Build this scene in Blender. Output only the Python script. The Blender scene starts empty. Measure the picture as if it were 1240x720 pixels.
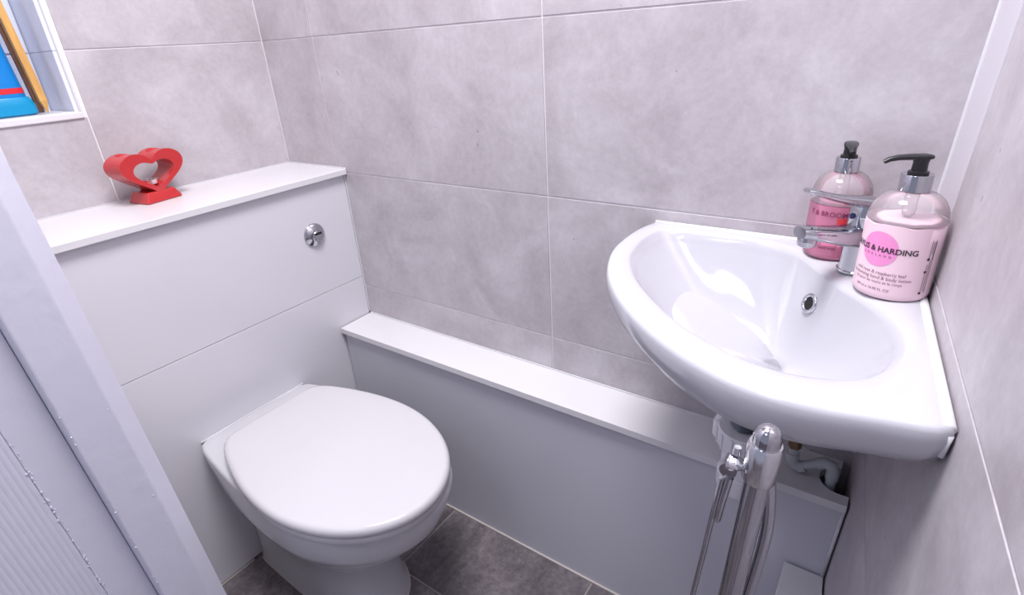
import bpy, bmesh, math, random
from mathutils import Vector, Matrix
random.seed(7)
scene = bpy.context.scene
COL = scene.collection
PI = math.pi

# ------------------------------------------------------------------ camera, light, exposure
R = ((0.81917302, 0.57051222, -0.0589184),
     (0.19950956, -0.37975498, -0.90331727),
     (-0.5377281, 0.72821835, -0.42490767))          # rows: camera right, down, forward
CAM = Vector((1.33602, -0.85953, 1.11972))
cam_data = bpy.data.cameras.new('camera')
cam_data.sensor_width = 36.0
cam_data.lens = 665.79 / 1240 * 36.0
cam_data.clip_start = 0.01
cam = bpy.data.objects.new('camera', cam_data)
COL.objects.link(cam)
rx, dn, fw = Vector(R[0]), Vector(R[1]), Vector(R[2])
m3 = Matrix((rx, -dn, -fw)).transposed()
cam.matrix_world = Matrix.Translation(CAM) @ m3.to_4x4()
scene.camera = cam

world = bpy.data.worlds.new('world')
scene.world = world
world.use_nodes = True
bg = world.node_tree.nodes['Background']
bg.inputs[0].default_value = (0.74, 0.77, 1.0, 1)
bg.inputs[1].default_value = 0.40

def area(name, loc, size, power, color, rot=(0, 0, 0)):
    d = bpy.data.lights.new(name, 'AREA')
    d.shape = 'DISK'
    d.size = size
    d.energy = power
    d.color = color
    o = bpy.data.objects.new(name, d)
    o.location = loc
    o.rotation_euler = rot
    COL.objects.link(o)
    return o

area('room_ceiling_lamp', (0.92, -0.52, 2.25), 0.60, 30.0, (0.985, 0.965, 1.0))
area('hall_fill_light', (0.9, -1.7, 2.30), 0.5, 5.0, (0.80, 0.84, 1.0))  # weak fill added from the doorway side, not a known fitting

vs = scene.view_settings
vs.view_transform = 'Standard'
vs.look = 'None'
vs.gamma = 1.0
vs.use_curve_mapping = False
vs.exposure = 0.16

# ------------------------------------------------------------------ materials
def mat(name, color, rough=0.5, metal=0.0, coat=0.0, ior=1.5, spec=None, sss=0.0):
    m = bpy.data.materials.new(name)
    m.use_nodes = True
    b = m.node_tree.nodes['Principled BSDF']
    b.inputs['Base Color'].default_value = (*color, 1)
    b.inputs['Roughness'].default_value = rough
    b.inputs['Metallic'].default_value = metal
    b.inputs['IOR'].default_value = ior
    if coat:
        b.inputs['Coat Weight'].default_value = coat
        b.inputs['Coat Roughness'].default_value = 0.04
    if spec is not None:
        b.inputs['Specular IOR Level'].default_value = spec
    if sss:
        b.inputs['Subsurface Weight'].default_value = sss
        b.inputs['Subsurface Radius'].default_value = (0.01, 0.006, 0.006)
        b.inputs['Subsurface Scale'].default_value = 0.5
    return m

def N(nt, kind, **kw):
    n = nt.nodes.new(kind)
    for k, v in kw.items():
        setattr(n, k, v)
    return n

def mottled(name, dark, mid, light, scale=6.0, rough=0.45, speck=0.35, bump=0.03, pits=True, spec=0.4, streak=False):
    """Concrete-look tile: cloudy patches, fine grain, sparse pits; different on every tile."""
    m = bpy.data.materials.new(name)
    m.use_nodes = True
    nt = m.node_tree
    L = nt.links.new
    b = nt.nodes['Principled BSDF']
    tc = N(nt, 'ShaderNodeTexCoord')
    oi = N(nt, 'ShaderNodeObjectInfo')
    mul = N(nt, 'ShaderNodeVectorMath', operation='SCALE')
    comb = N(nt, 'ShaderNodeCombineXYZ')
    L(oi.outputs['Random'], comb.inputs[0]); L(oi.outputs['Random'], comb.inputs[1])
    L(oi.outputs['Random'], comb.inputs[2])
    L(comb.outputs[0], mul.inputs[0]); mul.inputs['Scale'].default_value = 37.0
    add = N(nt, 'ShaderNodeVectorMath', operation='ADD')
    L(tc.outputs['Object'], add.inputs[0]); L(mul.outputs[0], add.inputs[1])
    vec = add.outputs[0]
    n1 = N(nt, 'ShaderNodeTexNoise'); n1.inputs['Scale'].default_value = scale
    n1.inputs['Detail'].default_value = 6; n1.inputs['Roughness'].default_value = 0.62
    n1.inputs['Distortion'].default_value = 0.6
    if streak:
        mp = N(nt, 'ShaderNodeMapping'); mp.inputs['Scale'].default_value = (1.0, 0.45, 1.0)
        mp.inputs['Rotation'].default_value = (0, 0, 0.6)
        L(vec, mp.inputs[0]); L(mp.outputs[0], n1.inputs['Vector'])
    else:
        L(vec, n1.inputs['Vector'])
    n2 = N(nt, 'ShaderNodeTexNoise'); n2.inputs['Scale'].default_value = 90
    n2.inputs['Detail'].default_value = 4; n2.inputs['Roughness'].default_value = 0.7
    L(vec, n2.inputs['Vector'])
    mixf = N(nt, 'ShaderNodeMath', operation='MULTIPLY_ADD')
    L(n2.outputs['Fac'], mixf.inputs[0]); mixf.inputs[1].default_value = speck
    sub = N(nt, 'ShaderNodeMath', operation='SUBTRACT'); sub.inputs[1].default_value = speck * 0.5
    L(n1.outputs['Fac'], sub.inputs[0]); L(sub.outputs[0], mixf.inputs[2])
    cr = N(nt, 'ShaderNodeValToRGB')
    e = cr.color_ramp.elements
    e[0].position = 0.30; e[0].color = (*dark, 1)
    e[1].position = 0.72; e[1].color = (*light, 1)
    q = cr.color_ramp.elements.new(0.5); q.color = (*mid, 1)
    L(mixf.outputs[0], cr.inputs[0])
    out = cr.outputs[0]
    if pits:
        v = N(nt, 'ShaderNodeTexVoronoi'); v.inputs['Scale'].default_value = 32
        L(vec, v.inputs['Vector'])
        n3 = N(nt, 'ShaderNodeTexNoise'); n3.inputs['Scale'].default_value = 9; L(vec, n3.inputs['Vector'])
        th = N(nt, 'ShaderNodeMapRange'); th.inputs['From Min'].default_value = 0.52
        th.inputs['From Max'].default_value = 0.75; th.inputs['To Min'].default_value = 0.0
        th.inputs['To Max'].default_value = 0.15
        L(n3.outputs['Fac'], th.inputs['Value'])
        lt = N(nt, 'ShaderNodeMath', operation='LESS_THAN')
        L(v.outputs['Distance'], lt.inputs[0]); L(th.outputs[0], lt.inputs[1])
        fac = N(nt, 'ShaderNodeMath', operation='MULTIPLY'); fac.inputs[1].default_value = 0.45
        L(lt.outputs[0], fac.inputs[0])
        mx = N(nt, 'ShaderNodeMixRGB'); mx.inputs[2].default_value = (dark[0] * .55, dark[1] * .52, dark[2] * .55, 1)
        L(fac.outputs[0], mx.inputs[0]); L(out, mx.inputs[1])
        out = mx.outputs[0]
    L(out, b.inputs['Base Color'])
    b.inputs['Roughness'].default_value = rough
    b.inputs['Specular IOR Level'].default_value = spec
    bp = N(nt, 'ShaderNodeBump'); bp.inputs['Strength'].default_value = bump * 4
    bp.inputs['Distance'].default_value = 0.002
    L(n2.outputs['Fac'], bp.inputs['Height']); L(bp.outputs[0], b.inputs['Normal'])
    return m

M = {}
M['tile'] = mottled('wall_tile_concrete', (0.395, 0.360, 0.385), (0.475, 0.442, 0.468), (0.570, 0.540, 0.572), scale=7.0, rough=0.42)
M['niche_tile'] = mottled('niche_tile', (0.72, 0.77, 0.92), (0.78, 0.83, 0.96), (0.82, 0.86, 0.98), scale=5.0, pits=False)  # pale lining; the cool light in the niche is put into its blue tint
M['strip'] = mat('pale_corner_strip', (0.62, 0.60, 0.645), 0.4)
M['grout'] = mat('pale_grout', (0.80, 0.78, 0.80), 0.8)
M['floor_tile'] = mottled('floor_slate', (0.070, 0.060, 0.068), (0.140, 0.120, 0.132), (0.27, 0.235, 0.245), scale=8.0, rough=0.5, speck=0.5, pits=False, streak=True)
M['floor_grout'] = mat('floor_grout', (0.34, 0.30, 0.29), 0.8)
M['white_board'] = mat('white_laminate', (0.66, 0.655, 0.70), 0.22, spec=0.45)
M['shaded_board'] = mat('white_laminate_shaded', (0.57, 0.57, 0.625), 0.25, spec=0.45)  # boxing front: shade on the white board is put into this greyer colour
M['white_top'] = mat('white_laminate_top', (0.69, 0.68, 0.70), 0.25, spec=0.45)
M['edge'] = mat('board_edge', (0.68, 0.66, 0.69), 0.4)
M['silicone'] = mat('white_silicone', (0.68, 0.675, 0.70), 0.35)
M['floor_silicone'] = mat('aged_silicone', (0.52, 0.48, 0.45), 0.5)
M['plaster'] = mat('white_plaster', (0.75, 0.74, 0.77), 0.8)
M['ceramic'] = mat('white_ceramic', (0.515, 0.515, 0.555), 0.07, spec=0.5)
M['wc_ceramic'] = mat('toilet_ceramic', (0.60, 0.60, 0.625), 0.08, spec=0.5)
M['lid'] = mat('white_lid_plastic', (0.59, 0.578, 0.60), 0.16, spec=0.45)
M['chrome'] = mat('chrome', (0.52, 0.525, 0.56), 0.07, metal=1.0)
M['steel'] = mat('satin_steel', (0.72, 0.72, 0.75), 0.16, metal=1.0)
M['black'] = mat('black_plastic', (0.012, 0.012, 0.014), 0.3)
M['dark'] = mat('dark_hole', (0.01, 0.01, 0.011), 0.7)
M['thread'] = mat('dark_threaded_metal', (0.10, 0.115, 0.14), 0.3, metal=0.6)
M['brass'] = mat('dull_brass', (0.23, 0.15, 0.09), 0.45, metal=0.7)
M['pipe'] = mat('painted_pipe', (0.50, 0.54, 0.56), 0.6)
M['upvc'] = mat('white_upvc', (0.76, 0.75, 0.80), 0.3)
M['red'] = mat('red_glaze', (0.47, 0.026, 0.028), 0.2, coat=0.25)
M['foil'] = mat('aluminium', (0.75, 0.75, 0.78), 0.3, metal=1.0)
M['wax'] = mat('white_wax', (0.75, 0.73, 0.72), 0.5)
M['lotion'] = mat('pink_lotion', (0.88, 0.66, 0.73), 0.35, spec=0.3)
M['disc'] = mat('pink_print', (0.86, 0.30, 0.60), 0.4)
M['ink'] = mat('dark_print', (0.055, 0.03, 0.05), 0.5)
M['ink_soft'] = mat('grey_print', (0.17, 0.09, 0.13), 0.5)
M['ink_purple'] = mat('plum_print', (0.22, 0.03, 0.09), 0.5)
M['red_print'] = mat('red_print', (0.72, 0.05, 0.06), 0.4)
M['pink_print'] = mat('rose_print', (0.80, 0.22, 0.38), 0.4)
M['tube_blue'] = mat('blue_plastic', (0.0, 0.20, 0.58), 0.3)
M['tube_teal'] = mat('teal_plastic', (0.0, 0.27, 0.52), 0.3)
M['band'] = mat('red_band', (0.70, 0.02, 0.03), 0.4)
M['white_print'] = mat('white_band', (0.8, 0.8, 0.82), 0.4)
M['hot'] = mat('dark_blue_dot', (0.02, 0.03, 0.16), 0.3)

def wood(name, c0, c1):
    m = bpy.data.materials.new(name); m.use_nodes = True
    nt = m.node_tree; L = nt.links.new; b = nt.nodes['Principled BSDF']
    tc = N(nt, 'ShaderNodeTexCoord'); mp = N(nt, 'ShaderNodeMapping')
    mp.inputs['Scale'].default_value = (60, 60, 6); L(tc.outputs['Object'], mp.inputs[0])
    n = N(nt, 'ShaderNodeTexNoise'); n.inputs['Scale'].default_value = 3; n.inputs['Detail'].default_value = 5
    L(mp.outputs[0], n.inputs['Vector'])
    cr = N(nt, 'ShaderNodeValToRGB'); cr.color_ramp.elements[0].color = (*c0, 1); cr.color_ramp.elements[1].color = (*c1, 1)
    cr.color_ramp.elements[0].position = .3; cr.color_ramp.elements[1].position = .7
    L(n.outputs['Fac'], cr.inputs[0]); L(cr.outputs[0], b.inputs['Base Color'])
    b.inputs['Roughness'].default_value = 0.5
    return m
M['wood'] = wood('yellow_wood', (0.52, 0.27, 0.07), (0.66, 0.38, 0.11))
M['brown'] = wood('brown_wood', (0.19, 0.08, 0.045), (0.28, 0.13, 0.08))

def painted(name, col, rough=0.45):
    """brush-painted woodwork with faint streaks and small chips"""
    m = bpy.data.materials.new(name); m.use_nodes = True
    nt = m.node_tree; L = nt.links.new; b = nt.nodes['Principled BSDF']
    tc = N(nt, 'ShaderNodeTexCoord'); n = N(nt, 'ShaderNodeTexNoise')
    n.inputs['Scale'].default_value = 45; n.inputs['Detail'].default_value = 6
    L(tc.outputs['Object'], n.inputs['Vector'])
    bp = N(nt, 'ShaderNodeBump'); bp.inputs['Strength'].default_value = 0.22; bp.inputs['Distance'].default_value = 0.003
    L(n.outputs['Fac'], bp.inputs['Height']); L(bp.outputs[0], b.inputs['Normal'])
    b.inputs['Base Color'].default_value = (*col, 1); b.inputs['Roughness'].default_value = rough
    return m
M['door_paint'] = painted('door_paint', (0.68, 0.685, 0.78))
M['frame_paint'] = painted('frame_paint', (0.665, 0.67, 0.77))

def see_through(name, tint, body, body_fac):
    """clear plastic / coloured liquid: straight-through colour, a little body colour, Fresnel gloss"""
    m = bpy.data.materials.new(name); m.use_nodes = True
    nt = m.node_tree; L = nt.links.new
    nt.nodes.remove(nt.nodes['Principled BSDF'])
    out = nt.nodes['Material Output']
    tr = N(nt, 'ShaderNodeBsdfTransparent'); tr.inputs[0].default_value = (*tint, 1)
    df = N(nt, 'ShaderNodeBsdfDiffuse'); df.inputs[0].default_value = (*body, 1)
    gl = N(nt, 'ShaderNodeBsdfGlossy'); gl.inputs['Roughness'].default_value = 0.06
    m1 = N(nt, 'ShaderNodeMixShader'); m1.inputs[0].default_value = body_fac
    L(tr.outputs[0], m1.inputs[1]); L(df.outputs[0], m1.inputs[2])
    fr = N(nt, 'ShaderNodeFresnel'); fr.inputs[0].default_value = 1.4
    m2 = N(nt, 'ShaderNodeMixShader')
    L(fr.outputs[0], m2.inputs[0]); L(m1.outputs[0], m2.inputs[1]); L(gl.outputs[0], m2.inputs[2])
    L(m2.outputs[0], out.inputs[0])
    return m
M['clear'] = see_through('clear_plastic', (0.985, 0.965, 0.975), (0.92, 0.84, 0.88), 0.24)
M['soap'] = see_through('pink_soap', (0.97, 0.64, 0.75), (0.93, 0.36, 0.54), 0.45)
M['dip'] = see_through('frosted_tube', (0.9, 0.9, 0.92), (0.8, 0.72, 0.76), 0.45)

# ------------------------------------------------------------------ helpers
def tag(o, label=None, cat=None, group=None, kind=None):
    if label: o['label'] = label
    if cat: o['category'] = cat
    if group: o['group'] = group
    if kind: o['kind'] = kind
    return o

def empty(name, loc=(0, 0, 0), rot=(0, 0, 0), parent=None):
    o = bpy.data.objects.new(name, None)
    o.location = loc; o.rotation_euler = rot
    o.empty_display_size = 0.05
    COL.objects.link(o)
    if parent: o.parent = parent
    return o

def obj(name, bm, material, parent=None, smooth=False, bevel=0.0, seg=2, auto=None, loc=None):
    me = bpy.data.meshes.new(name)
    bmesh.ops.recalc_face_normals(bm, faces=bm.faces)
    bm.to_mesh(me); bm.free()
    me.materials.append(material)
    o = bpy.data.objects.new(name, me)
    COL.objects.link(o)
    if parent: o.parent = parent
    if loc is not None: o.location = loc
    if bevel:
        b = o.modifiers.new('bevel', 'BEVEL'); b.width = bevel; b.segments = seg; b.limit_method = 'ANGLE'
        b.angle_limit = 0.6
    if smooth:
        for p in me.polygons: p.use_smooth = True
        if auto is not None:
            me.set_sharp_from_angle(angle=auto)
    return o

def bx(bm, x0, x1, y0, y1, z0, z1):
    v = [bm.verts.new((x, y, z)) for x in (x0, x1) for y in (y0, y1) for z in (z0, z1)]
    for f in ((0, 1, 3, 2), (4, 6, 7, 5), (0, 4, 5, 1), (2, 3, 7, 6), (0, 2, 6, 4), (1, 5, 7, 3)):
        bm.faces.new([v[i] for i in f])
    return bm

def box(x0, x1, y0, y1, z0, z1):
    return bx(bmesh.new(), x0, x1, y0, y1, z0, z1)

def loft(rings, cap0=True, cap1=True, bm=None, closed=True):
    bm = bm or bmesh.new()
    vr = [[bm.verts.new(p) for p in r] for r in rings]
    n = len(rings[0])
    for a, b in zip(vr, vr[1:]):
        for i in range(n if closed else n - 1):
            j = (i + 1) % n
            bm.faces.new((a[i], a[j], b[j], b[i]))
    if cap0: bm.faces.new(list(reversed(vr[0])))
    if cap1: bm.faces.new(vr[-1])
    return bm

def lathe(profile, n=32, c=(0, 0, 0), bm=None, cap0=True, cap1=True):
    rings = [[(c[0] + r * math.cos(2 * PI * i / n), c[1] + r * math.sin(2 * PI * i / n), c[2] + z) for i in range(n)] for r, z in profile]
    return loft(rings, cap0, cap1, bm)

def catmull(pts, per=8, closed=False):
    P = [Vector(p) for p in pts]; n = len(P); out = []
    for i in range(n if closed else n - 1):
        if closed:
            a, b, c, d = P[i - 1], P[i], P[(i + 1) % n], P[(i + 2) % n]
        else:
            a, b, c, d = P[max(i - 1, 0)], P[i], P[i + 1], P[min(i + 2, n - 1)]
        for k in range(per):
            t = k / per
            out.append(0.5 * ((2 * b) + (c - a) * t + (2 * a - 5 * b + 4 * c - d) * t * t + (3 * b - a - 3 * c + d) * t ** 3))
    if not closed: out.append(P[-1].copy())
    return out

def sweep(path, radii, n=12, up=Vector((0, 0, 1)), bm=None, power=2.0):
    """tube along a path; radii is one number, or a (side, up) pair for every point"""
    path = [Vector(p) for p in path]
    if isinstance(radii, (int, float)): radii = [(radii, radii)] * len(path)
    rings = []
    for i, p in enumerate(path):
        t = (path[min(i + 1, len(path) - 1)] - path[max(i - 1, 0)]).normalized()
        u = up if abs(t.dot(up)) < 0.97 else Vector((0, 1, 0))
        s = t.cross(u).normalized(); w = s.cross(t).normalized()
        a, b = radii[i]; ring = []
        for k in range(n):
            th = 2 * PI * k / n; cc, ss = math.cos(th), math.sin(th)
            e = 2.0 / power
            ring.append(p + s * (a * math.copysign(abs(cc) ** e, cc)) + w * (b * math.copysign(abs(ss) ** e, ss)))
        rings.append(ring)
    return loft(rings, bm=bm)

def cut(target, cutter_bms):
    """boolean holes, baked into the mesh; the cutters are removed"""
    for bmc in cutter_bms:
        c = obj('cutter', bmc, M['dark'])
        md = target.modifiers.new('cut', 'BOOLEAN'); md.operation = 'DIFFERENCE'; md.object = c; md.solver = 'EXACT'
        bpy.context.view_layer.update()
        dg = bpy.context.evaluated_depsgraph_get()
        me = bpy.data.meshes.new_from_object(target.evaluated_get(dg))
        target.modifiers.clear()
        old = target.data; target.data = me; bpy.data.meshes.remove(old)
        cm = c.data; bpy.data.objects.remove(c); bpy.data.meshes.remove(cm)
    return target

# ------------------------------------------------------------------ setting: floor, walls, ceiling
CE = 2.35
ROWS = [(-0.0505, 0.2495), (0.2495, 0.5495), (0.5495, 0.8495), (0.8495, 1.1495), (1.1495, 1.4495),
        (1.4495, 1.7495), (1.7495, 2.0495), (2.0495, CE)]
G = 0.0013      # half a grout joint
TT = 0.008      # tile thickness

floor = obj('floor', box(-0.15, 2.2, -2.3, 0.1, -0.10, -0.0012), M['floor_grout'])
tag(floor, kind='structure')
fx = [-0.27, 0.135, 0.54, 0.945, 1.35, 1.755]
fy = [0.0965, -0.3035, -0.7035, -1.1035, -1.5035, -1.9035]
for i in range(5):
    for j in range(5):
        x0, x1 = max(fx[i], -0.02) + .0015, min(fx[i + 1], 1.6) - .0015
        y1, y0 = min(fy[j], 0.0) - .0015, fy[j + 1] + .0015
        cx, cy = (x0 + x1) / 2, (y0 + y1) / 2
        obj('floor_tile', box(x0 - cx, x1 - cx, y0 - cy, y1 - cy, -0.0012, 0), M['floor_tile'], floor, bevel=.0005, seg=1, loc=(cx, cy, 0))

wall_back = tag(obj('wall_back', box(-0.25, 1.62, 0.0018, 0.12, -0.05, CE), M['grout']), kind='structure')
vx = [-0.0, 0.1937, 0.7990, 1.3860]
for z0, z1 in ROWS:
    for a, b in zip(vx, vx[1:]):
        x0, x1, za, zb = a + G, b - G, max(z0 + G, 0.003), z1 - G
        cx, cz = (x0 + x1) / 2, (za + zb) / 2
        obj('wall_tile', box(x0 - cx, x1 - cx, 0, .0018, za - cz, zb - cz), M['tile'], wall_back, bevel=.0006, seg=1, loc=(cx, 0, cz))

# left wall with a tiled niche
NY0, NY1, NZ0, NZ1, ND = -0.80, -0.4235, 1.0375, 1.43, 0.13
bm = bmesh.new()
bx(bm, -0.25, -.0018, NY1, 0.004, -0.05, CE)
bx(bm, -0.25, -.0018, -1.02, NY0, -0.05, CE)
bx(bm, -0.25, -.0018, NY0, NY1, -0.05, NZ0)
bx(bm, -0.25, -.0018, NY0, NY1, NZ1, CE)
bx(bm, -0.25, -ND, NY0, NY1, NZ0, NZ1)
wall_left = tag(obj('wall_left', bm, M['grout']), kind='structure')
def left_tile(y0, y1, z0, z1):
    y0 += G; y1 -= G; z0 = max(z0 + G, .003); z1 -= G
    cy, cz = (y0 + y1) / 2, (z0 + z1) / 2
    obj('wall_tile', box(-.0018, 0, y0 - cy, y1 - cy, z0 - cz, z1 - cz), M['tile'], wall_left, bevel=.0006, loc=(0, cy, cz))
for z0, z1 in ROWS:
    left_tile(-0.413, 0.0, z0, z1)
    if z1 < NZ0 or z0 > NZ1:
        left_tile(-0.70, -0.413, z0, z1)
left_tile(-0.70, -0.413, 0.8495, NZ0 - .006)
# niche lining tiles: right reveal in two courses, back, base
for a, b in ((NZ0, 1.1495), (1.1495, NZ1)):
    obj('niche_tile', box(-ND, -.004, NY1 - .006, NY1, a + .0003, b - .0003), M['niche_tile'], wall_left, bevel=.001)
    obj('niche_tile', box(-ND, -ND + .006, NY0, NY1 - .008, a + G, b - G), M['niche_tile'], wall_left, bevel=.001)
obj('niche_sill', box(-ND + .006, -.002, NY0, NY1 - .008, NZ0, NZ0 + .005), M['white_top'], wall_left)
# white edge trim round the niche, mitred corners (proud of the tiles)
obj('niche_trim', box(-.012, .004, NY0, NY1 + .0045, NZ0 - .0085, NZ0 + .004), M['white_top'], wall_left, bevel=.002)
obj('niche_trim', box(-.012, .0025, NY1 + .0003, NY1 + .0045, NZ0 + .004, NZ1), M['white_top'], wall_left, bevel=.002)

# right wall: slightly off square and off plumb
s = 0.09
u = Vector((s, -1, 0)).normalized()
w = Vector((0.04, 0, 1)).normalized()
nrm = w.cross(u).normalized()           # points into the room (-x)
if nrm.x > 0: nrm = -nrm
w = u.cross(nrm) if u.cross(nrm).z > 0 else nrm.cross(u)
RW = Matrix((u, nrm, w)).transposed().to_4x4()
RW.translation = Vector((1.3765, 0, 0.85))
wall_right = empty('wall_right')
wall_right.matrix_world = RW
tag(wall_right, kind='structure')
def rw_obj(name, u0, u1, n0, n1, z0, z1, m, bev=.0012):
    cu, cz = (u0 + u1) / 2, (z0 + z1) / 2
    return obj(name, box(u0 - cu, u1 - cu, n0, n1, z0 - cz, z1 - cz), m, wall_right, bevel=bev, loc=(cu, 0, cz))
rw_obj('wall_core', -.05, 1.3, -.16, -.0018, -.90, CE - .85, M['grout'], 0)
for z0, z1 in ROWS:
    za, zb = z0 - .85, z1 - .85
    for a, b in (((0.0, 0.106), (0.106, 0.711), (0.711, 1.28)) if z0 > .8 else ((0.0, 0.711), (0.711, 1.28))):
        if a == 0.0 and z0 > .8:
            rw_obj('corner_strip', G, b - G, -.0018, .0010, za + G * .2, zb - G * .2, M['strip']); continue
        rw_obj('wall_tile', a + G, b - G, -.0018, 0, za + G, zb - G, M['tile'], .0006)
rw_obj('corner_silicone', -.002, .004, -.002, .0035, -.36, CE - .86, M['silicone'], .0015)

# front wall beside the doorway (behind the door frame), lintel, hall walls and ceiling
bm = bmesh.new()
bx(bm, -0.25, 0.575, -0.80, -0.69, -0.05, CE)
wall_front = tag(obj('wall_front', bm, M['plaster']), kind='structure')
bm = bmesh.new(); bx(bm, -0.25, 2.2, -2.3, 0.12, CE, CE + .06)
ceiling = tag(obj('ceiling', bm, M['plaster']), kind='structure')

# ------------------------------------------------------------------ door frame and door (left edge of the view)
door = empty('door_1', (0.6, -0.6655 - .0, 0.34), (math.atan(0.047), 0, 0))
tag(door, kind='structure')
def prism_z(pts, z0, z1):
    return loft([[(x, y, z0) for x, y in pts], [(x, y, z1) for x, y in pts]])
obj('door_frame', prism_z([(-.018, 0.0060), (-.014, .006), (-.0015, -.0140), (0.0, -.0160), (0.0, -.0635), (-.004, -.0665), (-.055, -.0665), (-.055, .0060)], -.36, 1.75),
    M['frame_paint'], door, bevel=.002, seg=2)
obj('door_stile', prism_z([(-.017, -.067), (-.017, -.1115), (-.052, -.1115), (-.052, -.067)], -.35, 1.74), M['door_paint'], door, bevel=.001)
# reeded door panel: shallow rounded reeds run the full height
pr = []
nreed = 62; pitch = 0.0062
for k in range(nreed):
    for q in range(4):
        t = q / 4.0
        pr.append((-.0172 + .00045 * math.sin(PI * t), -.1118 - (k + t) * pitch))
yend = -.1118 - nreed * pitch
pr += [(-.018, yend), (-.05, yend), (-.05, -.1118)]
obj('reeded_panel', prism_z(pr, -.345, 1.735), M['door_paint'], door)
# chips of lifted paint along the joint between stile and reeded panel, and on the frame arris
bm = bmesh.new()
for k in range(120):
    z = random.uniform(0.02, 0.62); y = -.1112 + random.gauss(0.0008, .0012)
    r = random.uniform(.0005, .0016)
    bmesh.ops.create_icosphere(bm, subdivisions=1, radius=r, matrix=Matrix.Translation((-.0168, y, z)) @ Matrix.Diagonal((.6, 1, random.uniform(1, 2.4), 1)))
for k in range(26):
    z = random.uniform(-.05, .62); y = random.choice((-.0635, -.0205)); r = random.uniform(.0005, .0013)
    bmesh.ops.create_icosphere(bm, subdivisions=1, radius=r, matrix=Matrix.Translation((-.0004, y, z)))
o = obj('paint_chips', bm, M['frame_paint'], door); tag(o, kind='stuff')

# ------------------------------------------------------------------ cistern boxing behind the toilet
cist = tag(empty('cistern_cabinet', (0.11, -0.35, 0)), 'white toilet cistern cabinet with ledge top and chrome flush button', 'cabinet')
def kid(o, parent):
    """keep world coordinates of the mesh while parenting to an unrotated Empty"""
    o.parent = parent
    o.location = Vector(o.location) - Vector(parent.location)
    return o
YE = -0.685
obj_ = kid(obj('front_panel', box(0.004, 0.2169, YE, -0.003, 0.5762, 0.8445), M['white_board'], bevel=.001), cist)
kid(obj('front_panel', box(0.004, 0.2169, YE, -0.003, 0.004, 0.5752), M['white_board'], bevel=.001), cist)
kid(obj('ledge_top', box(0.001, 0.2290, YE, -0.001, 0.8457, 0.8595), M['white_top'], bevel=.0012), cist)
bm = bmesh.new(); bx(bm, .0005, .0035, YE, -.004, .8597, .862); bx(bm, .004, .228, -.0035, -.0005, .8597, .862)
kid(obj('silicone_bead', bm, M['silicone']), cist)
bm = bmesh.new(); bx(bm, .2172, .2195, -.003, -.0005, .473, .845)
kid(obj('silicone_bead', bm, M['silicone']), cist)
for y0_, y1_ in ((YE, -.48), (-.268, -.0985)):
    kid(obj('floor_bead', box(.2170, .2200, y0_, y1_, .0, .003), M['floor_silicone']), cist)
# flush button: domed chrome disc with a cut-out button
bm = lathe([(.0285, 0), (.0285, .002), (.0265, .0045), (.021, .0085), (.0155, .0115), (.0125, .0125)], 40)
flush = obj('flush_plate', bm, M['chrome'], smooth=True, auto=.7)
flush.rotation_euler = (0, PI / 2, 0); flush.location = (0.2170, -0.1185, 0.7255)
kid(flush, cist)
bm = lathe([(.0112, -.004), (.0112, .0005), (.010, .0018), (.004, .0022)], 32)
b2 = obj('flush_push', bm, M['chrome'], flush, smooth=True, auto=.7); b2.location = (0, 0, .0122)
bm = bmesh.new(); bx(bm, -.0025, .0025, -.008, .010, .0135, .0152)
obj('button_slot', bm, M['dark'], flush, loc=(-.005, .001, .0))

# ------------------------------------------------------------------ low pipe boxing along the back wall
pbx = tag(empty('pipe_boxing', (0.8, -0.05, 0)), 'long low white pipe boxing with ledge along the back wall', 'boxing')
top = obj('ledge_top', box(0.2200, 1.3665, -0.1045, -0.001, 0.4536, 0.4676), M['white_top'])
bmc = lathe([(.031, .40), (.031, .52)], 40, (1.3535, -.052, 0)); 
bmc2 = box(1.350, 1.42, -.083, .02, .40, .52)
cut(top, [bmc, bmc2])
md = top.modifiers.new('bevel', 'BEVEL'); md.width = .0012; md.segments = 2; md.limit_method = 'ANGLE'
kid(top, pbx)
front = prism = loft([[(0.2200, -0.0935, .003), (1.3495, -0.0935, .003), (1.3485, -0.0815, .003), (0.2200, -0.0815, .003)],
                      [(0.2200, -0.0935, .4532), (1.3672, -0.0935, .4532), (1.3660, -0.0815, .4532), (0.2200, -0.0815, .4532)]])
kid(obj('front_panel', front, M['shaded_board'], bevel=.001), pbx)
kid(obj('floor_bead', box(.22, 1.304, -.0975, -.0930, .0, .0035), M['floor_silicone']), pbx)
kid(obj('silicone_bead', box(.222, 1.30, -.0035, -.0005, .4678, .4705), M['silicone']), pbx)
rb = sweep([(1.3585, -.0968, .306), (1.3645, -.0968, .453)], .0027, 8)
kid(obj('end_bead', rb, M['silicone'], smooth=True), pbx)
# a lower box joins it at right
lb = tag(empty('pipe_boxing', (1.335, -0.2, 0)), 'small low white box below the basin, against the right wall', 'boxing')
kid(obj('box_top', loft([[(1.303, -.37, .293), (1.384, -.37, .293), (1.3600, -.098, .293), (1.303, -.098, .293)],
                         [(1.303, -.37, .305), (1.3845, -.37, .305), (1.3605, -.098, .305), (1.303, -.098, .305)]]), M['white_top'], bevel=.001), lb)
kid(obj('box_side', box(1.3035, 1.314, -.368, -.098, .003, .2928), M['white_board'], bevel=.001), lb)
kid(obj('box_front', box(1.3145, 1.368, -.369, -.359, .003, .2928), M['white_board'], bevel=.001), lb)

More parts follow.
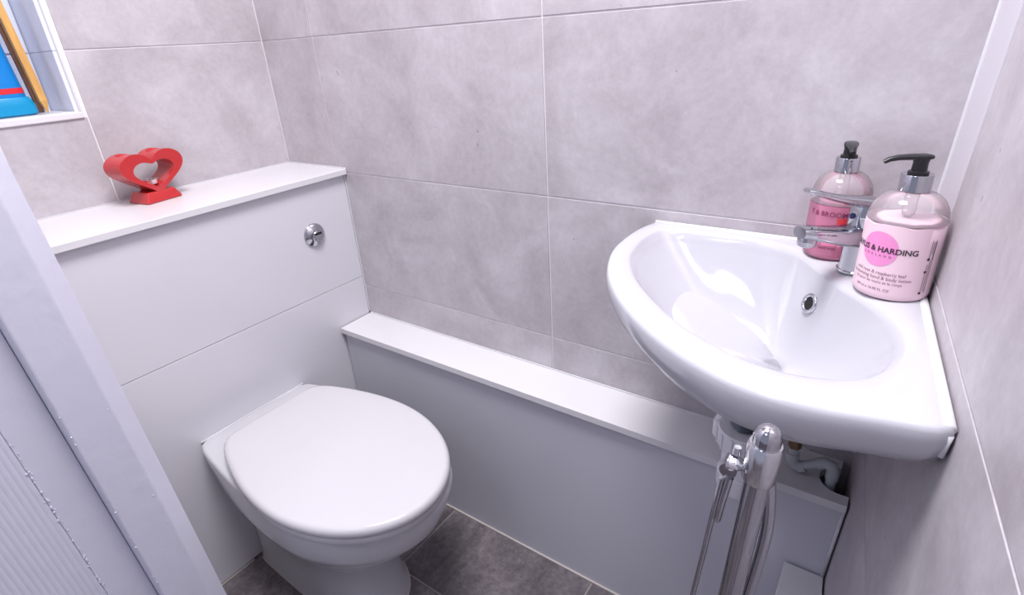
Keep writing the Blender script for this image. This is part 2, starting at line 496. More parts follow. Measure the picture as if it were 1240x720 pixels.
# ------------------------------------------------------------------ toilet
def dring(xb, xf, wb, wm, xm, z, yc, n=10, smooth=4, pw=2.0):
    """D-shaped outline: straight back edge, sides swelling to wm at xm, round front"""
    half = []
    for i in range(n): half.append((xb, wb * i / n))
    for i in range(n):
        t = i / n; half.append((xb + (xm - xb) * t, wb + (wm - wb) * math.sin(t * PI / 2)))
    for i in range(2 * n + 1):
        t = i / (2 * n) * PI / 2
        half.append((xm + (xf - xm) * math.sin(t) ** (2 / pw), wm * max(math.cos(t), 0) ** (2 / pw)))
    pts = [Vector((x, y)) for x, y in half] + [Vector((x, -y)) for x, y in reversed(half[1:-1])]
    for _ in range(smooth):
        k = len(pts); pts = [pts[i - 1] * .25 + pts[i] * .5 + pts[(i + 1) % k] * .25 for i in range(k)]
    return [(p.x, yc + p.y, z) for p in pts]

wc = tag(empty('toilet', (0.40, -0.381, 0)), 'white back-to-wall toilet with its rounded lid closed', 'toilet')
YC = -.381
P = []
def pr_(xb, xf, wb, wm, xm, z, yc=YC, sm=2): P.append(dring(xb, xf, wb, wm, xm, z, yc, smooth=sm))
YF = -.375
pr_(.218, .618, .092, .099, .47, .000, YF)
pr_(.218, .616, .091, .098, .47, .010, YF)
pr_(.218, .607, .087, .093, .46, .030, YF)
pr_(.218, .606, .086, .093, .46, .090, YF)
pr_(.218, .612, .088, .098, .46, .150, YF)
pr_(.218, .665, .093, .122, .48, .210, -.377)
pr_(.218, .720, .104, .148, .50, .265, -.379)
pr_(.218, .762, .120, .164, .52, .315)
pr_(.218, .775, .134, .168, .525, .352, -.3735)
pr_(.218, .778, .1385, .169, .525, .370, -.3705)
pr_(.219, .776, .1375, .168, .525, .377, -.3705)
pr_(.224, .768, .133, .162, .525, .380, -.3705)
pan = kid(obj('pan', loft(P), M['wc_ceramic'], smooth=True, auto=1.0), wc)
def slab(name, xb, xf, wb, wm, xm, z0, z1, r, m, yc=YC, dome=0.0):
    rr = []
    for k in range(5):
        a = k / 4 * PI / 2; d = r * (1 - math.sin(a)); rr.append(dring(xb + d, xf - d, wb - d, wm - d, xm, z0 + r * .5 * (1 - math.cos(a)) , yc))
    for k in range(6):
        a = k / 5 * PI / 2; d = r * (1 - math.cos(a)); rr.append(dring(xb + d, xf - d, wb - d, wm - d, xm, z1 - r + r * math.sin(a), yc))
    for q, dz in ((.8, .4), (.55, .75), (.3, .95), (.1, 1.0)):
        cx = (xb + xf) / 2
        base = rr[10]
        rr.append([(cx + (p[0] - cx) * q, yc + (p[1] - yc) * q, z1 + dome * dz) for p in base])
    rr = [[(x, y - (x - .545) * .026, z) for x, y, z in r_] for r_ in rr]      # the seat sits very slightly askew
    return kid(obj(name, loft(rr), m, smooth=True, auto=1.0), wc)
slab('seat', .305, .783, .118, .172, .545, .3805, .3955, .006, M['lid'])
slab('lid', .302, .788, .120, .1755, .545, .3975, .4185, .011, M['lid'], dome=.002)
for y in (-.30, -.46):
    kid(obj('hinge', lathe([(.011, .378), (.011, .396), (.009, .398)], 20, (.288, y, 0)), M['lid'], smooth=True, auto=.7), wc)
kid(obj('silicone_bead', sweep([(.2190, -.500, .3775), (.2190, -.375, .3790), (.2190, -.242, .3775)], .0017, 6), M['silicone']), wc)
fr = dring(.2185, .620, .0935, .1005, .47, .001, YF, smooth=2)
fr2 = [(x, y, .0035) for x, y, z in dring(.2185, .617, .0915, .0985, .47, .001, YF, smooth=2)]
kid(obj('floor_bead', loft([fr, fr2], False, False), M['floor_silicone']), wc)

# ------------------------------------------------------------------ corner basin
bas = tag(empty('corner_basin', (1.25, -0.16, 0.70)), 'white ceramic corner basin with curved bowl in the corner of two tiled walls', 'basin')
ZR = .830
def wallx(y, z): return 1.3765 - y * s + (z - .85) * .04
fcurve = catmull([(1.013, -.002), (1.0005, -.055), (1.0035, -.145), (1.030, -.224), (1.067, -.284), (1.112, -.334), (1.158, -.372),
                  (1.205, -.401), (1.257, -.4205), (1.310, -.4225), (1.360, -.4125), (1.396, -.4045), (1.4090, -.396)], 10)
outer_poly = [Vector(p[:2]) for p in [Vector((q.x, q.y)) for q in fcurve]] + [Vector((wallx(-.002, ZR) - .0025, -.002))]
inner_poly = [Vector((p.x, p.y)) for p in catmull([(1.050, -.034), (1.110, -.030), (1.180, -.030), (1.232, -.047), (1.268, -.092), (1.300, -.140), (1.340, -.190),
              (1.364, -.245), (1.364, -.300), (1.342, -.344), (1.300, -.365), (1.257, -.366), (1.2085, -.3475), (1.149, -.307), (1.084, -.2385), (1.046, -.174), (1.031, -.110), (1.033, -.058)], 8, closed=True)]
C0 = Vector((1.215, -.165)); D0 = Vector((1.232, -.150))
def ray_poly(poly, c, a):
    d = Vector((math.cos(a), math.sin(a))); best = None
    for i in range(len(poly)):
        p, q = poly[i - 1], poly[i]; e = q - p
        den = d.x * e.y - d.y * e.x
        if abs(den) < 1e-12: continue
        r = p - c
        t = (r.x * e.y - r.y * e.x) / den; v = (r.x * d.y - r.y * d.x) / den
        if t > 0 and -1e-6 <= v <= 1 + 1e-6 and (best is None or t > best): best = t
    return c + d * best
NA = 192
angs = [2 * PI * i / NA for i in range(NA)]
for cpt in (outer_poly[-1], outer_poly[0], outer_poly[-2]):
    a = math.atan2(cpt.y - C0.y, cpt.x - C0.x) % (2 * PI)
    k = min(range(NA), key=lambda i: abs(angs[i] - a)); angs[k] = a
OUT = [ray_poly(outer_poly, C0, a) for a in angs]
INN = [ray_poly(inner_poly, C0, a) for a in angs]
def scaled(ring, c, k, z): return [(c.x + (p.x - c.x) * k, c.y + (p.y - c.y) * k, z) for p in ring]
def mixr(k, z): return [(a.x + (b.x - a.x) * k, a.y + (b.y - a.y) * k, z) for a, b in zip(OUT, INN)]
UC = Vector((1.275, -.13))
def under(k, z):
    """underside ring: pulls in from the front, stays at the walls"""
    r = []
    for p in OUT:
        wl = max(min(1, max(0, (1.24 - p.x) / .16)), min(1, max(0, (p.x - 1.27) / .10)) * .95); kk = max(.08, 1 - (1 - k) * (1 + .75 * wl))
        x = UC.x + (p.x - UC.x) * kk; y = UC.y + (p.y - UC.y) * kk
        if p.y > -.004: y = p.y
        if p.x > wallx(p.y, ZR) - .008: x = min(p.x, wallx(y, z) - .004)
        r.append((x, y, z))
    return r
rings = [under(.22, .670), under(.34, .676), under(.46, .694), under(.58, .716), under(.70, .738), under(.82, .757), under(.91, .770), under(.965, .782), under(.990, .797), under(.999, .809),
         scaled(OUT, C0, 1.0, .8165), scaled(OUT, C0, .999, .8245), scaled(OUT, C0, .991, .8285), scaled(OUT, C0, .980, .830),
         mixr(.45, .8298), mixr(.80, .8285), mixr(.93, .826), mixr(1.0, .821)]
for k, z in [(.99, .8195), (.975, .8145)] + [(q_, .6985 + .1225 * q_ ** 2.0) for q_ in (.95, .91, .86, .80, .73, .65, .57, .48, .40, .32, .25, .18)]:
    kk = max(0.0, (k - .10) / .90)
    rings.append([(D0.x + .0225 * math.cos(a) * (1 - kk) + (p.x - D0.x) * kk, D0.y + .0225 * math.sin(a) * (1 - kk) + (p.y - D0.y) * kk, z) for a, p in zip(angs, INN)])
dr = []
for a in angs: dr.append((D0.x + .0215 * math.cos(a), D0.y + .0215 * math.sin(a), .6965))
rings.append(dr)
rings.append([(D0.x + .019 * math.cos(a), D0.y + .019 * math.sin(a), .690) for a in angs])
basin_bm = loft(rings, True, True)
bowl = kid(obj('bowl', basin_bm, M['ceramic'], smooth=True, auto=1.2), bas)
# waste: chrome ring with grid
kid(obj('waste_ring', lathe([(.0188, .6902), (.0182, .6918), (.010, .6926), (.002, .6928)], 32, (D0.x, D0.y, 0)), M['steel'], smooth=True, auto=.8), bas)
# overflow: chrome ring with a black hole, set in the bowl wall under the tap
ov = empty('overflow', (0, 0, 0))
ovn = Vector((-.72, -.50, .50)).normalized()
q = Vector((0, 0, 1)).rotation_difference(ovn)
bm = lathe([(.0138, -.004), (.0138, .0012), (.0125, .0030), (.0100, .0032), (.0085, .0020), (.0085, -.003)], 36, cap0=False, cap1=False)
ring_o = obj('overflow_ring', bm, M['chrome'], smooth=True, auto=.9)
okk, OVP, ovn2, _i = bowl.closest_point_on_mesh(Vector((1.2700, -.110, .7810)))
if ovn2.dot(Vector((-.7, -.5, .5))) < 0: ovn2 = -ovn2
OVP = OVP + ovn2 * .0012
q = Vector((0, 0, 1)).rotation_difference((ovn2 + Vector((0, -.15, .15))).normalized())
ring_o.rotation_mode = 'QUATERNION'; bpy.context.view_layer.update()
ring_o.rotation_quaternion = q; ring_o.location = OVP
kid(ring_o, bas)
hole = obj('overflow_hole', lathe([(.0086, -.0005), (.0086, .0010)], 32), M['dark'], ring_o)
bpy.data.objects.remove(ov)
# sealant beads where the basin meets the walls
kid(obj('silicone_bead', sweep([(1.014, -.0050, .8285), (1.2, -.0050, .829), (1.368, -.0055, .829)], .0043, 8), M['silicone'], smooth=True), bas)
rbp = [(wallx(-t, .825) - .0063, -t, .8265) for t in (.012, .1, .2, .3, .395)]
kid(obj('silicone_bead', sweep([(wallx(-.397, .822) - .0045, -.3965, .822), (wallx(-.394, .80) - .0045, -.3935, .800), (wallx(-.375, .787) - .0048, -.372, .787), (wallx(-.33, .768) - .0048, -.33, .768)], .0026, 8), M['silicone'], smooth=True), bas)
kid(obj('silicone_bead', sweep(rbp, .0055, 8), M['silicone'], smooth=True), bas)

# ------------------------------------------------------------------ mixer tap
T = Vector((1.3105, -.0905, ZR))
dg = Vector((-.70, -.714, 0)).normalized()
sd = Vector((-dg.y, dg.x, 0))
tap = tag(empty('mixer_tap', T), 'chrome single-lever mixer tap in the corner of the basin', 'tap')
kid(obj('tap_body', lathe([(.0215, 0), (.0215, .002), (.0200, .0035), (.0195, .02), (.0192, .045), (.0200, .055), (.0200, .0575)], 40, T), M['chrome'], smooth=True, auto=.7), tap)
def dgp(l, z, side=0): return T + dg * l + sd * side + Vector((0, 0, z))
path = [dgp(-.012, .0455), dgp(.012, .0465), dgp(.030, .0485), dgp(.052, .0530), dgp(.068, .0565), dgp(.079, .0590), dgp(.0885, .0600)]
kid(obj('spout', sweep(path, [(.0195, .0130), (.0200, .0130), (.0180, .0115), (.0155, .0095), (.0142, .0085), (.0138, .0080), (.011, .0065)], 24, power=2.8), M['chrome'], smooth=True, auto=.9), tap)
ae = lathe([(.0088, -.013), (.0105, -.012), (.0112, -.009), (.0112, -.003), (.0095, 0)], 28, dgp(.0765, .0545))
kid(obj('aerator', ae, M['chrome'], smooth=True, auto=.8), tap)
kid(obj('lever_base', lathe([(.0195, .0585), (.0202, .0605), (.0198, .078), (.0182, .0865), (.014, .0915), (.006, .0935)], 40, T), M['chrome'], smooth=True, auto=.8), tap)
path = [dgp(-.016, .0835), dgp(.005, .0880), dgp(.03, .0935), dgp(.050, .0985), (dgp(.070, .1050)), dgp(.083, .1095), dgp(.0885, .1110)]
kid(obj('lever', sweep(path, [(.013, .0070), (.0155, .0075), (.0115, .0058), (.0098, .0045), (.0105, .0038), (.0105, .0034), (.006, .002)], 20, power=2.4), M['chrome'], smooth=True, auto=.9), tap)
dq = Vector((0, 0, 1)).rotation_difference((dg + Vector((0, 0, .1))).normalized())
dot = obj('temperature_dot', lathe([(.0035, -.001), (.0035, .0012), (.0025, .0018)], 20), M['hot'], smooth=True, auto=.7)
dot.rotation_mode = 'QUATERNION'; dot.rotation_quaternion = dq; dot.location = dgp(.0205, .0725)
kid(dot, tap)

# ------------------------------------------------------------------ bottles
def text_bm(body, size, spacing=1.0, bold=0.0, align='CENTER'):
    cu = bpy.data.curves.new('text', 'FONT'); cu.body = body; cu.size = size; cu.align_x = align; cu.space_character = spacing
    cu.offset = bold; cu.resolution_u = 3
    o = bpy.data.objects.new('text', cu); COL.objects.link(o)
    bpy.context.view_layer.update()
    dgp_ = bpy.context.evaluated_depsgraph_get()
    me = bpy.data.meshes.new_from_object(o.evaluated_get(dgp_))
    bm = bmesh.new(); bm.from_mesh(me)
    bpy.data.objects.remove(o); bpy.data.curves.remove(cu); bpy.data.meshes.remove(me)
    return bm
def wrap(bm, r, a0, z, c, subdivide=0.0):
    """bend flat print (x right, y up) onto an upright cylinder about c; angle a0 faces outwards"""
    if subdivide:
        for _ in range(4):
            es = [e for e in bm.edges if abs(e.verts[0].co.x - e.verts[1].co.x) > subdivide]
            if not es: break
            bmesh.ops.subdivide_edges(bm, edges=es, cuts=1)
        bmesh.ops.triangulate(bm, faces=bm.faces)
    for v in bm.verts:
        a = a0 + v.co.x / r
        v.co = (c[0] + r * math.cos(a), c[1] + r * math.sin(a), c[2] + z + v.co.y)
    return bm
def disc_bm(rx, ry=None, n=40, m=8):
    bm = bmesh.new(); ry = ry or rx
    rings = [[bm.verts.new((rx * (k / m) * math.cos(2 * PI * i / n), ry * (k / m) * math.sin(2 * PI * i / n), 0)) for i in range(n)] for k in range(1, m + 1)]
    c = bm.verts.new((0, 0, 0))
    for i in range(n): bm.faces.new((c, rings[0][i], rings[0][(i + 1) % n]))
    for a, b in zip(rings, rings[1:]):
        for i in range(n): bm.faces.new((a[i], b[i], b[(i + 1) % n], a[(i + 1) % n]))
    return bm
def rect_bm(x0, x1, y0, y1, n=8):
    bm = bmesh.new(); prev = None
    for k in range(n + 1):
        x = x0 + (x1 - x0) * k / n
        cur = (bm.verts.new((x, y0, 0)), bm.verts.new((x, y1, 0)))
        if prev: bm.faces.new((prev[0], cur[0], cur[1], prev[1]))
        prev = cur
    return bm

def bottle(name, c, r, h_body, label, cat, fill, fill_mat, nozzle_a, shape_top, collar_r, pump, wave=0.0):
    t = tag(empty(name, c), label, cat)
    def L(o): o.parent = t; return o
    # shell: rounded foot, straight side, domed shoulder, neck
    prof = [(r, fill - .0005), (r, max(h_body, fill + .001))]
    hs = shape_top - h_body
    for k in range(1, 9):
        a = k / 8 * PI / 2
        prof.append((collar_r * .86 + (r - collar_r * .86) * math.cos(a) ** .9, h_body + hs * math.sin(a)))
    prof.append((collar_r * .85, shape_top + .006))
    L(obj('bottle_shell', lathe(prof, 56, cap0=False, cap1=False), M['clear'], smooth=True, auto=.9))
    # contents
    n = 56; q = r
    rr = []
    for rad, z in [(q * .86, .0), (q * .95, .0012), (q * .99, .004), (q, .008)] + [(q, .008 + (fill - .002 - .008) * k / 4) for k in range(1, 5)]:
        rr.append([(rad * math.cos(2 * PI * i / n), rad * math.sin(2 * PI * i / n), z) for i in range(n)])
    def wv(i): a = 2 * PI * i / n; return wave * (math.sin(3 * a + .6) + .6 * math.sin(7 * a + 2) + .4 * math.sin(11 * a))
    rr[-1] = [(x, y, z + wv(i)) for i, (x, y, z) in enumerate(rr[-1])]
    for k in (.9, .6, .3, .06):
        rr.append([(q * k * math.cos(2 * PI * i / n), q * k * math.sin(2 * PI * i / n), fill + wave * .6 * math.sin(2 * PI * i / n * 2 + k * 9) * k + wv(i) * k * .5) for i in range(n)])
    L(obj('contents', loft(rr), fill_mat, smooth=True, auto=.9))
    # dip tube with spring housing
    L(obj('pump_housing', lathe([(.0028, fill + .001), (.0060, fill + .004), (.0068, fill + .008), (.0068, shape_top - .002), (.0075, shape_top + .002)], 20), M['dip'], smooth=True, auto=.8))
    z0 = shape_top + .001
    L(obj('collar', lathe([(collar_r * .80, z0 - .0015), (collar_r, z0), (collar_r, z0 + .0165), (collar_r * .96, z0 + .0175), (collar_r * .5, z0 + .0178)], 40), M['chrome'], smooth=True, auto=.7))
    z1 = z0 + .0178
    head = L(obj('pump_head', lathe([(.0098, z1), (.0098, z1 + .0022), (.0074, z1 + .003), (.0070, z1 + pump - .006), (.0078, z1 + pump - .003), (.0082, z1 + pump), (.0072, z1 + pump + .0018), (.003, z1 + pump + .0025)], 28), M['black'], smooth=True, auto=.7))
    d = Vector((math.cos(nozzle_a), math.sin(nozzle_a), 0)); z2 = z1 + pump - .0005
    pth = [d * -.0095 + Vector((0, 0, z2)), d * -.004 + Vector((0, 0, z2 + .0004)), d * .01 + Vector((0, 0, z2 + .0004)), d * .022 + Vector((0, 0, z2 - .0002)), d * .030 + Vector((0, 0, z2 - .0018)), d * .035 + Vector((0, 0, z2 - .0046))]
    noz = obj('nozzle', sweep(pth, [(.0050, .0022), (.0078, .0030), (.0062, .0030), (.0044, .0028), (.0036, .0026), (.0028, .0022)], 16, power=2.6), M['black'], head, smooth=True, auto=.9)
    return t

BR, BC = .0380, Vector((1.3492, -.1375, ZR))
lot = bottle('lotion_bottle', BC, BR, .084, 'pump bottle of pale pink hand lotion with pink disc print, beside the right wall', 'bottle',
               .0870, M['lotion'], math.radians(203), .1165, .0152, .0175, wave=.0013)
def print_on(parent, name, bm, m, r, a0, z, sub=.004):
    return obj(name, wrap(bm, r, a0, z, (0, 0, 0), sub), m, parent)
view = math.atan2(CAM.y - BC.y, CAM.x - BC.x)
ctr = view - math.radians(16)
print_on(lot, 'print_disc', disc_bm(.0195), M['disc'], BR + .0003, ctr - .22, .0580, 0)
print_on(lot, 'print_name', text_bm('BAYLIS & HARDING', .0086, 1.0, .00022), M['ink'], BR + .0006, ctr - .20, .0555)
print_on(lot, 'print_origin', text_bm('E N G L A N D', .0036, 1.35), M['ink_soft'], BR + .0006, ctr - .24, .0502)
for k, (tx, sz, off) in enumerate((('wild rose & raspberry leaf', .0052, -.10), ('moisturising hand & body lotion', .0052, -.10), ('lait pour les mains et le corps', .0043, -.10), ('500 ml e 16.90 FL OZ', .0042, -.20))):
    print_on(lot, 'print_line', text_bm(tx, sz, 1.0), M['ink_soft'], BR + .0005, ctr + off, (.0300, .0245, .0195, .0110)[k])
# small upright print of the back label on the right flank
bm = bmesh.new()
for dx, y0, y1 in ((0, .052, .072), (.0022, .056, .070), (.0044, .05, .072), (0, .039, .045), (0, .014, .034), (.0026, .013, .05), (.0050, .012, .07)):
    b_ = rect_bm(dx - .0003, dx + .0003, y0, y1, 1); me_ = bpy.data.meshes.new('t'); b_.to_mesh(me_); b_.free(); bm.from_mesh(me_); bpy.data.meshes.remove(me_)
for y in (.051, .0365, .0115):
    b_ = disc_bm(.0017, n=10, m=1)
    for v in b_.verts: v.co.y += y; v.co.x -= .0004
    me_ = bpy.data.meshes.new('t'); b_.to_mesh(me_); b_.free(); bm.from_mesh(me_); bpy.data.meshes.remove(me_)
print_on(lot, 'print_back', bm, M['ink'], BR + .0004, ctr + 1.10, 0, 0)

SR, SC = .0350, Vector((1.2755, -.0385, ZR))
sop = bottle('soap_bottle', SC, SR, .079, 'pump bottle of clear pink liquid soap behind the tap, against the back wall', 'bottle',
             .0735, M['soap'], math.atan2(CAM.y - SC.y, CAM.x - SC.x) + .1, .1105, .0140, .0160)
sview = math.atan2(CAM.y - SC.y, CAM.x - SC.x)
print_on(sop, 'print_name', text_bm('T & BROOME', .0090, 1.0, .00012), M['ink_purple'], SR + .0005, sview - .26, .0590)
print_on(sop, 'print_line', text_bm('hand wash', .0050, 1.0, .0001), M['ink_purple'], SR + .0005, sview - .15, .0155)
print_on(sop, 'print_patch', rect_bm(-.0065, .0065, .034, .058, 6), M['red_print'], SR + .0004, sview + .22, 0, 0)
print_on(sop, 'print_patch', rect_bm(-.009, .009, .020, .030, 6), M['pink_print'], SR + .0004, sview - .1, 0, 0)

# ------------------------------------------------------------------ heart-shaped oil burner on the ledge
HE = tag(empty('heart_burner', (0.066, -.3675, .8597), (0, 0, math.radians(10))), 'red glazed heart-shaped ceramic tealight holder on the white cistern ledge', 'ornament')
def heart(sx, sz, n=72, cz=0.0, blunt=0.0):
    pts = []
    for i in range(n):
        t = 2 * PI * i / n
        x = math.sin(t) ** 3
        z = (13 * math.cos(t) - 5 * math.cos(2 * t) - 2 * math.cos(3 * t) - math.cos(4 * t)) / 16.0
        pts.append((x * sx, z * sz + cz))
    return pts
ho = heart(.0660, .0500, cz=.0620)
h1 = heart(.0440, .0318, cz=.0602)
n_ = len(h1)
hi = [(p[0] * .62 + .38 * .0400 * math.sin(2 * PI * i / n_), p[1] * .62 + .38 * (.0585 + .0255 * math.cos(2 * PI * i / n_))) for i, p in enumerate(h1)]
dep = .026
bm = bmesh.new()
n = len(ho)
def hv(pts, x): return [bm.verts.new((x, p[0], max(p[1], .008))) for p in pts]
of, ob = hv(ho, dep), hv(ho, -dep); inf, inb = hv(hi, dep), hv(hi, -dep)
for i in range(n):
    j = (i + 1) % n
    bm.faces.new((of[i], of[j], ob[j], ob[i])); bm.faces.new((inf[i], inb[i], inb[j], inf[j]))
    bm.faces.new((of[i], inf[i], inf[j], of[j])); bm.faces.new((ob[i], ob[j], inb[j], inb[i]))
hb = obj('heart_body', bm, M['red'], HE, smooth=True, auto=.8)
def well(yc):
    rings = []
    for z, k in ((.094, .8), (.100, .95), (.13, 1.05)):
        rings.append([(-.004 + .0160 * k * math.cos(2 * PI * i / 28), yc + .0200 * k * math.sin(2 * PI * i / 28), z) for i in range(28)])
    return loft(rings)
HM = HE.matrix_basis.copy()
hb.parent = None
cut(hb, [well(-.031), well(.031)])
hb.parent = HE
for p in hb.data.polygons: p.use_smooth = True
hb.data.set_sharp_from_angle(angle=.7)
md = hb.modifiers.new('bevel', 'BEVEL'); md.width = .0065; md.segments = 4; md.limit_method = 'ANGLE'; md.angle_limit = .9
hb.data.materials.clear(); hb.data.materials.append(M['red'])
bm = loft([[(x * .031, y * .038, 0.0) for x, y in ((-1, -1), (1, -1), (1, 1), (-1, 1))], [(x * .031, y * .038, 0.003) for x, y in ((-1, -1), (1, -1), (1, 1), (-1, 1))],
           [(x * .026, y * .029, .0215) for x, y in ((-1, -1), (1, -1), (1, 1), (-1, 1))]])
obj('heart_base', bm, M['red'], HE, bevel=.0025, seg=3)
tl = tag(obj('tealight', lathe([(.0140, 0), (.0150, .001), (.0150, .0085), (.0155, .0095), (.0143, .0092), (.0143, .0078)], 32), M['foil'], smooth=True, auto=.7),
         'small silver tealight sitting inside the red heart-shaped holder', 'candle')
tl.location = Vector((0.066, -.3675, .8597 + .0330))
wx = obj('wax', lathe([(.0141, .003), (.0141, .0079), (.004, .0077)], 28), M['wax'], tl, smooth=True, auto=.7)
obj('wick', lathe([(.0006, .0070), (.0006, .0125)], 8), M['dark'], tl)

# ------------------------------------------------------------------ things in the wall niche
zs = NZ0 + .0052
# blue tube standing on its broad teal cap
tu = tag(empty('plastic_tube', (-.060, -.5215, zs)), 'blue plastic tube with a red band standing on its teal cap in the wall niche', 'tube')
def sq_ring(a, b, z, p=3.2, n=36, dy=0.0):
    return [(a * math.copysign(abs(math.cos(2 * PI * i / n)) ** (2 / p), math.cos(2 * PI * i / n)),
             dy + b * math.copysign(abs(math.sin(2 * PI * i / n)) ** (2 / p), math.sin(2 * PI * i / n)), z) for i in range(n)]
cap = loft([sq_ring(.024, .046, 0), sq_ring(.028, .0495, .003), sq_ring(.0285, .0490, .018), sq_ring(.027, .0440, .0300), sq_ring(.0255, .0425, .0325)])
obj('cap', cap, M['tube_teal'], tu, smooth=True, auto=.8)
bod = loft([sq_ring(.0245, .0405, .0325, 2.6), sq_ring(.0235, .0385, .06, 2.5), sq_ring(.019, .0350, .12, 2.3), sq_ring(.011, .033, .19, 2.2), sq_ring(.002, .033, .25, 2.0)])
obj('tube_body', bod, M['tube_blue'], tu, smooth=True, auto=.8)
obj('red_band', loft([sq_ring(.0248, .0404, .0395, 2.6), sq_ring(.0246, .0398, .0490, 2.6)]), M['band'], tu, smooth=True, auto=.8)
# wooden stick with a cut point, leaning, and a flat brown slat behind it
def stick(name, a, b, hw, hd, m, label, point):
    a, b = Vector(a), Vector(b); d = (b - a).normalized(); ln = (b - a).length
    t = obj(name, loft([[(x * .15, y * .15, 0) for x, y in ((-hw, -hd), (hw, -hd), (hw, hd), (-hw, hd))],
                        [(x, y, point) for x, y in ((-hw, -hd), (hw, -hd), (hw, hd), (-hw, hd))],
                        [(x, y, ln) for x, y in ((-hw, -hd), (hw, -hd), (hw, hd), (-hw, hd))]]) if point else box(-hw, hw, -hd, hd, 0, ln), m, bevel=.0012)
    t.rotation_mode = 'QUATERNION'; t.rotation_quaternion = Vector((0, 0, 1)).rotation_difference(d); t.location = a
    tag(t, label, 'stick'); return t
stick('wooden_stick', (-.040, -.4615, zs + .0008), (-.062, -.4740, zs + .30), .0065, .0062, M['wood'], 'yellow wooden stick with a cut point leaning in the wall niche', .022)
stick('wooden_strip', (-.070, -.4630, zs + .0008), (-.084, -.4770, zs + .30), .005, .0050, M['brown'], 'narrow brown wooden strip standing between the blue tube and the yellow stick', 0)

# ------------------------------------------------------------------ plumbing under the basin
tx, ty = 1.2215, -.1560
trap = tag(empty('bottle_trap', (tx, ty, .50)), 'white plastic bottle trap with dark threaded tail below the basin', 'trap')
def tz(prof, m, name, x=tx, y=ty, n=40, auto=.6): return kid(obj(name, lathe(prof, n, (x, y, 0)), m, smooth=True, auto=auto), trap)
thr = [(.0175, .592)]
z = .594
while z < .664:
    thr += [(.0195, z), (.0205, z + .0012), (.0195, z + .0024)]; z += .0030
thr += [(.0195, .667)]
tz(thr, M['thread'], 'threaded_tail')
tz([(.020, .5900), (.0355, .5905), (.0370, .5870), (.0370, .5620), (.0350, .5595), (.022, .5595)], M['upvc'], 'top_nut')
bm = bmesh.new()
for k in range(14):
    a = 2 * PI * k / 14
    bmx = box(.0362, .0388, -.0016, .0016, .5615, .5875)
    bmesh.ops.rotate(bmx, verts=bmx.verts, cent=(0, 0, 0), matrix=Matrix.Rotation(a, 3, 'Z'))
    bmesh.ops.translate(bmx, verts=bmx.verts, vec=(tx, ty, 0))
    me_ = bpy.data.meshes.new('t'); bmx.to_mesh(me_); bmx.free(); bm.from_mesh(me_); bpy.data.meshes.remove(me_)
kid(tag(obj('grip_ribs', bm, M['upvc']), kind='stuff'), trap)
tz([(.0265, .5590), (.0275, .5570), (.0275, .5130), (.0265, .5110)], M['upvc'], 'trap_body')
tz([(.0285, .5105), (.0310, .5090), (.0310, .4860), (.0285, .4780), (.018, .4740)], M['upvc'], 'cup')
ox, oy = 1.1930, -.1300
kid(obj('outlet_pipe', sweep([(tx - .012, ty + .006, .534), (ox + .006, oy - .004, .534), (ox + .001, oy, .540), (ox, oy, .552), (ox, oy, .622), (ox, oy + .004, .636), (ox, oy + .016, .642), (ox, oy + .126, .642)], .0118, 20, up=Vector((1, 0, 0))), M['upvc'], smooth=True, auto=.9), trap)
kid(obj('outlet_nut', lathe([(.0125, .5905), (.0165, .590), (.0180, .586), (.0180, .5745), (.0205, .573), (.0215, .570), (.0215, .548), (.0195, .546), (.012, .546)], 28, (ox, oy, 0)), M['upvc'], smooth=True, auto=.6), trap)

px, py = 1.2815, -.062
sp = tag(empty('supply_pipe', (px, py, .5)), 'painted supply pipe with elbows running into the hole in the boxing ledge', 'pipe')
def bend(pts, r, m, name, n=16): return kid(obj(name, sweep(pts, r, n, up=Vector((0, 1, 0))), m, smooth=True, auto=.9), sp)
bend([(px, py, .538), (px + .001, py, .492), (px + .0035, py, .484), (px + .010, py, .4805), (px + .018, py, .4825), (px + .036, py, .494), (px + .045, py, .4995), (px + .052, py, .4985), (px + .0565, py, .491), (px + .0575, py, .480), (px + .0575, py, .40)], .0072, M['pipe'], 'pipe_run')
bend([(px, py, .500), (px + .0005, py, .486), (px + .004, py, .479), (px + .012, py, .4770), (px + .020, py, .481)], .0092, M['pipe'], 'elbow')
bend([(px + .036, py, .494), (px + .0455, py, .500), (px + .054, py, .4975), (px + .0575, py, .488), (px + .0578, py, .474)], .0092, M['pipe'], 'elbow')
bend([(px, py, .512), (px, py, .530)], .0098, M['brass'], 'brass_nut', 6)
bend([(px, py, .530), (px, py, .560)], .0115, M['brass'], 'brass_nut', 20)
bend([(px, py, .560), (px, py - .006, .60), (px + .004, py - .010, .630), (px + .010, py - .014, .655)], .0055, M['steel'], 'tap_tail')
bend([(px - .006, py + .018, .5445), (px - .016, py + .030, .540), (px - .028, py + .050, .540)], .0065, M['brass'], 'branch_pipe')
for xx, zz in ((.024, .4870), (.040, .497)):
    kid(obj('clip', lathe([(.0030, 0), (.0030, .002)], 10, (0, 0, 0)), M['dark']), sp).matrix_world = Matrix.Translation((px + xx, py - .0072, zz)) @ Matrix.Rotation(PI / 2, 4, 'X')

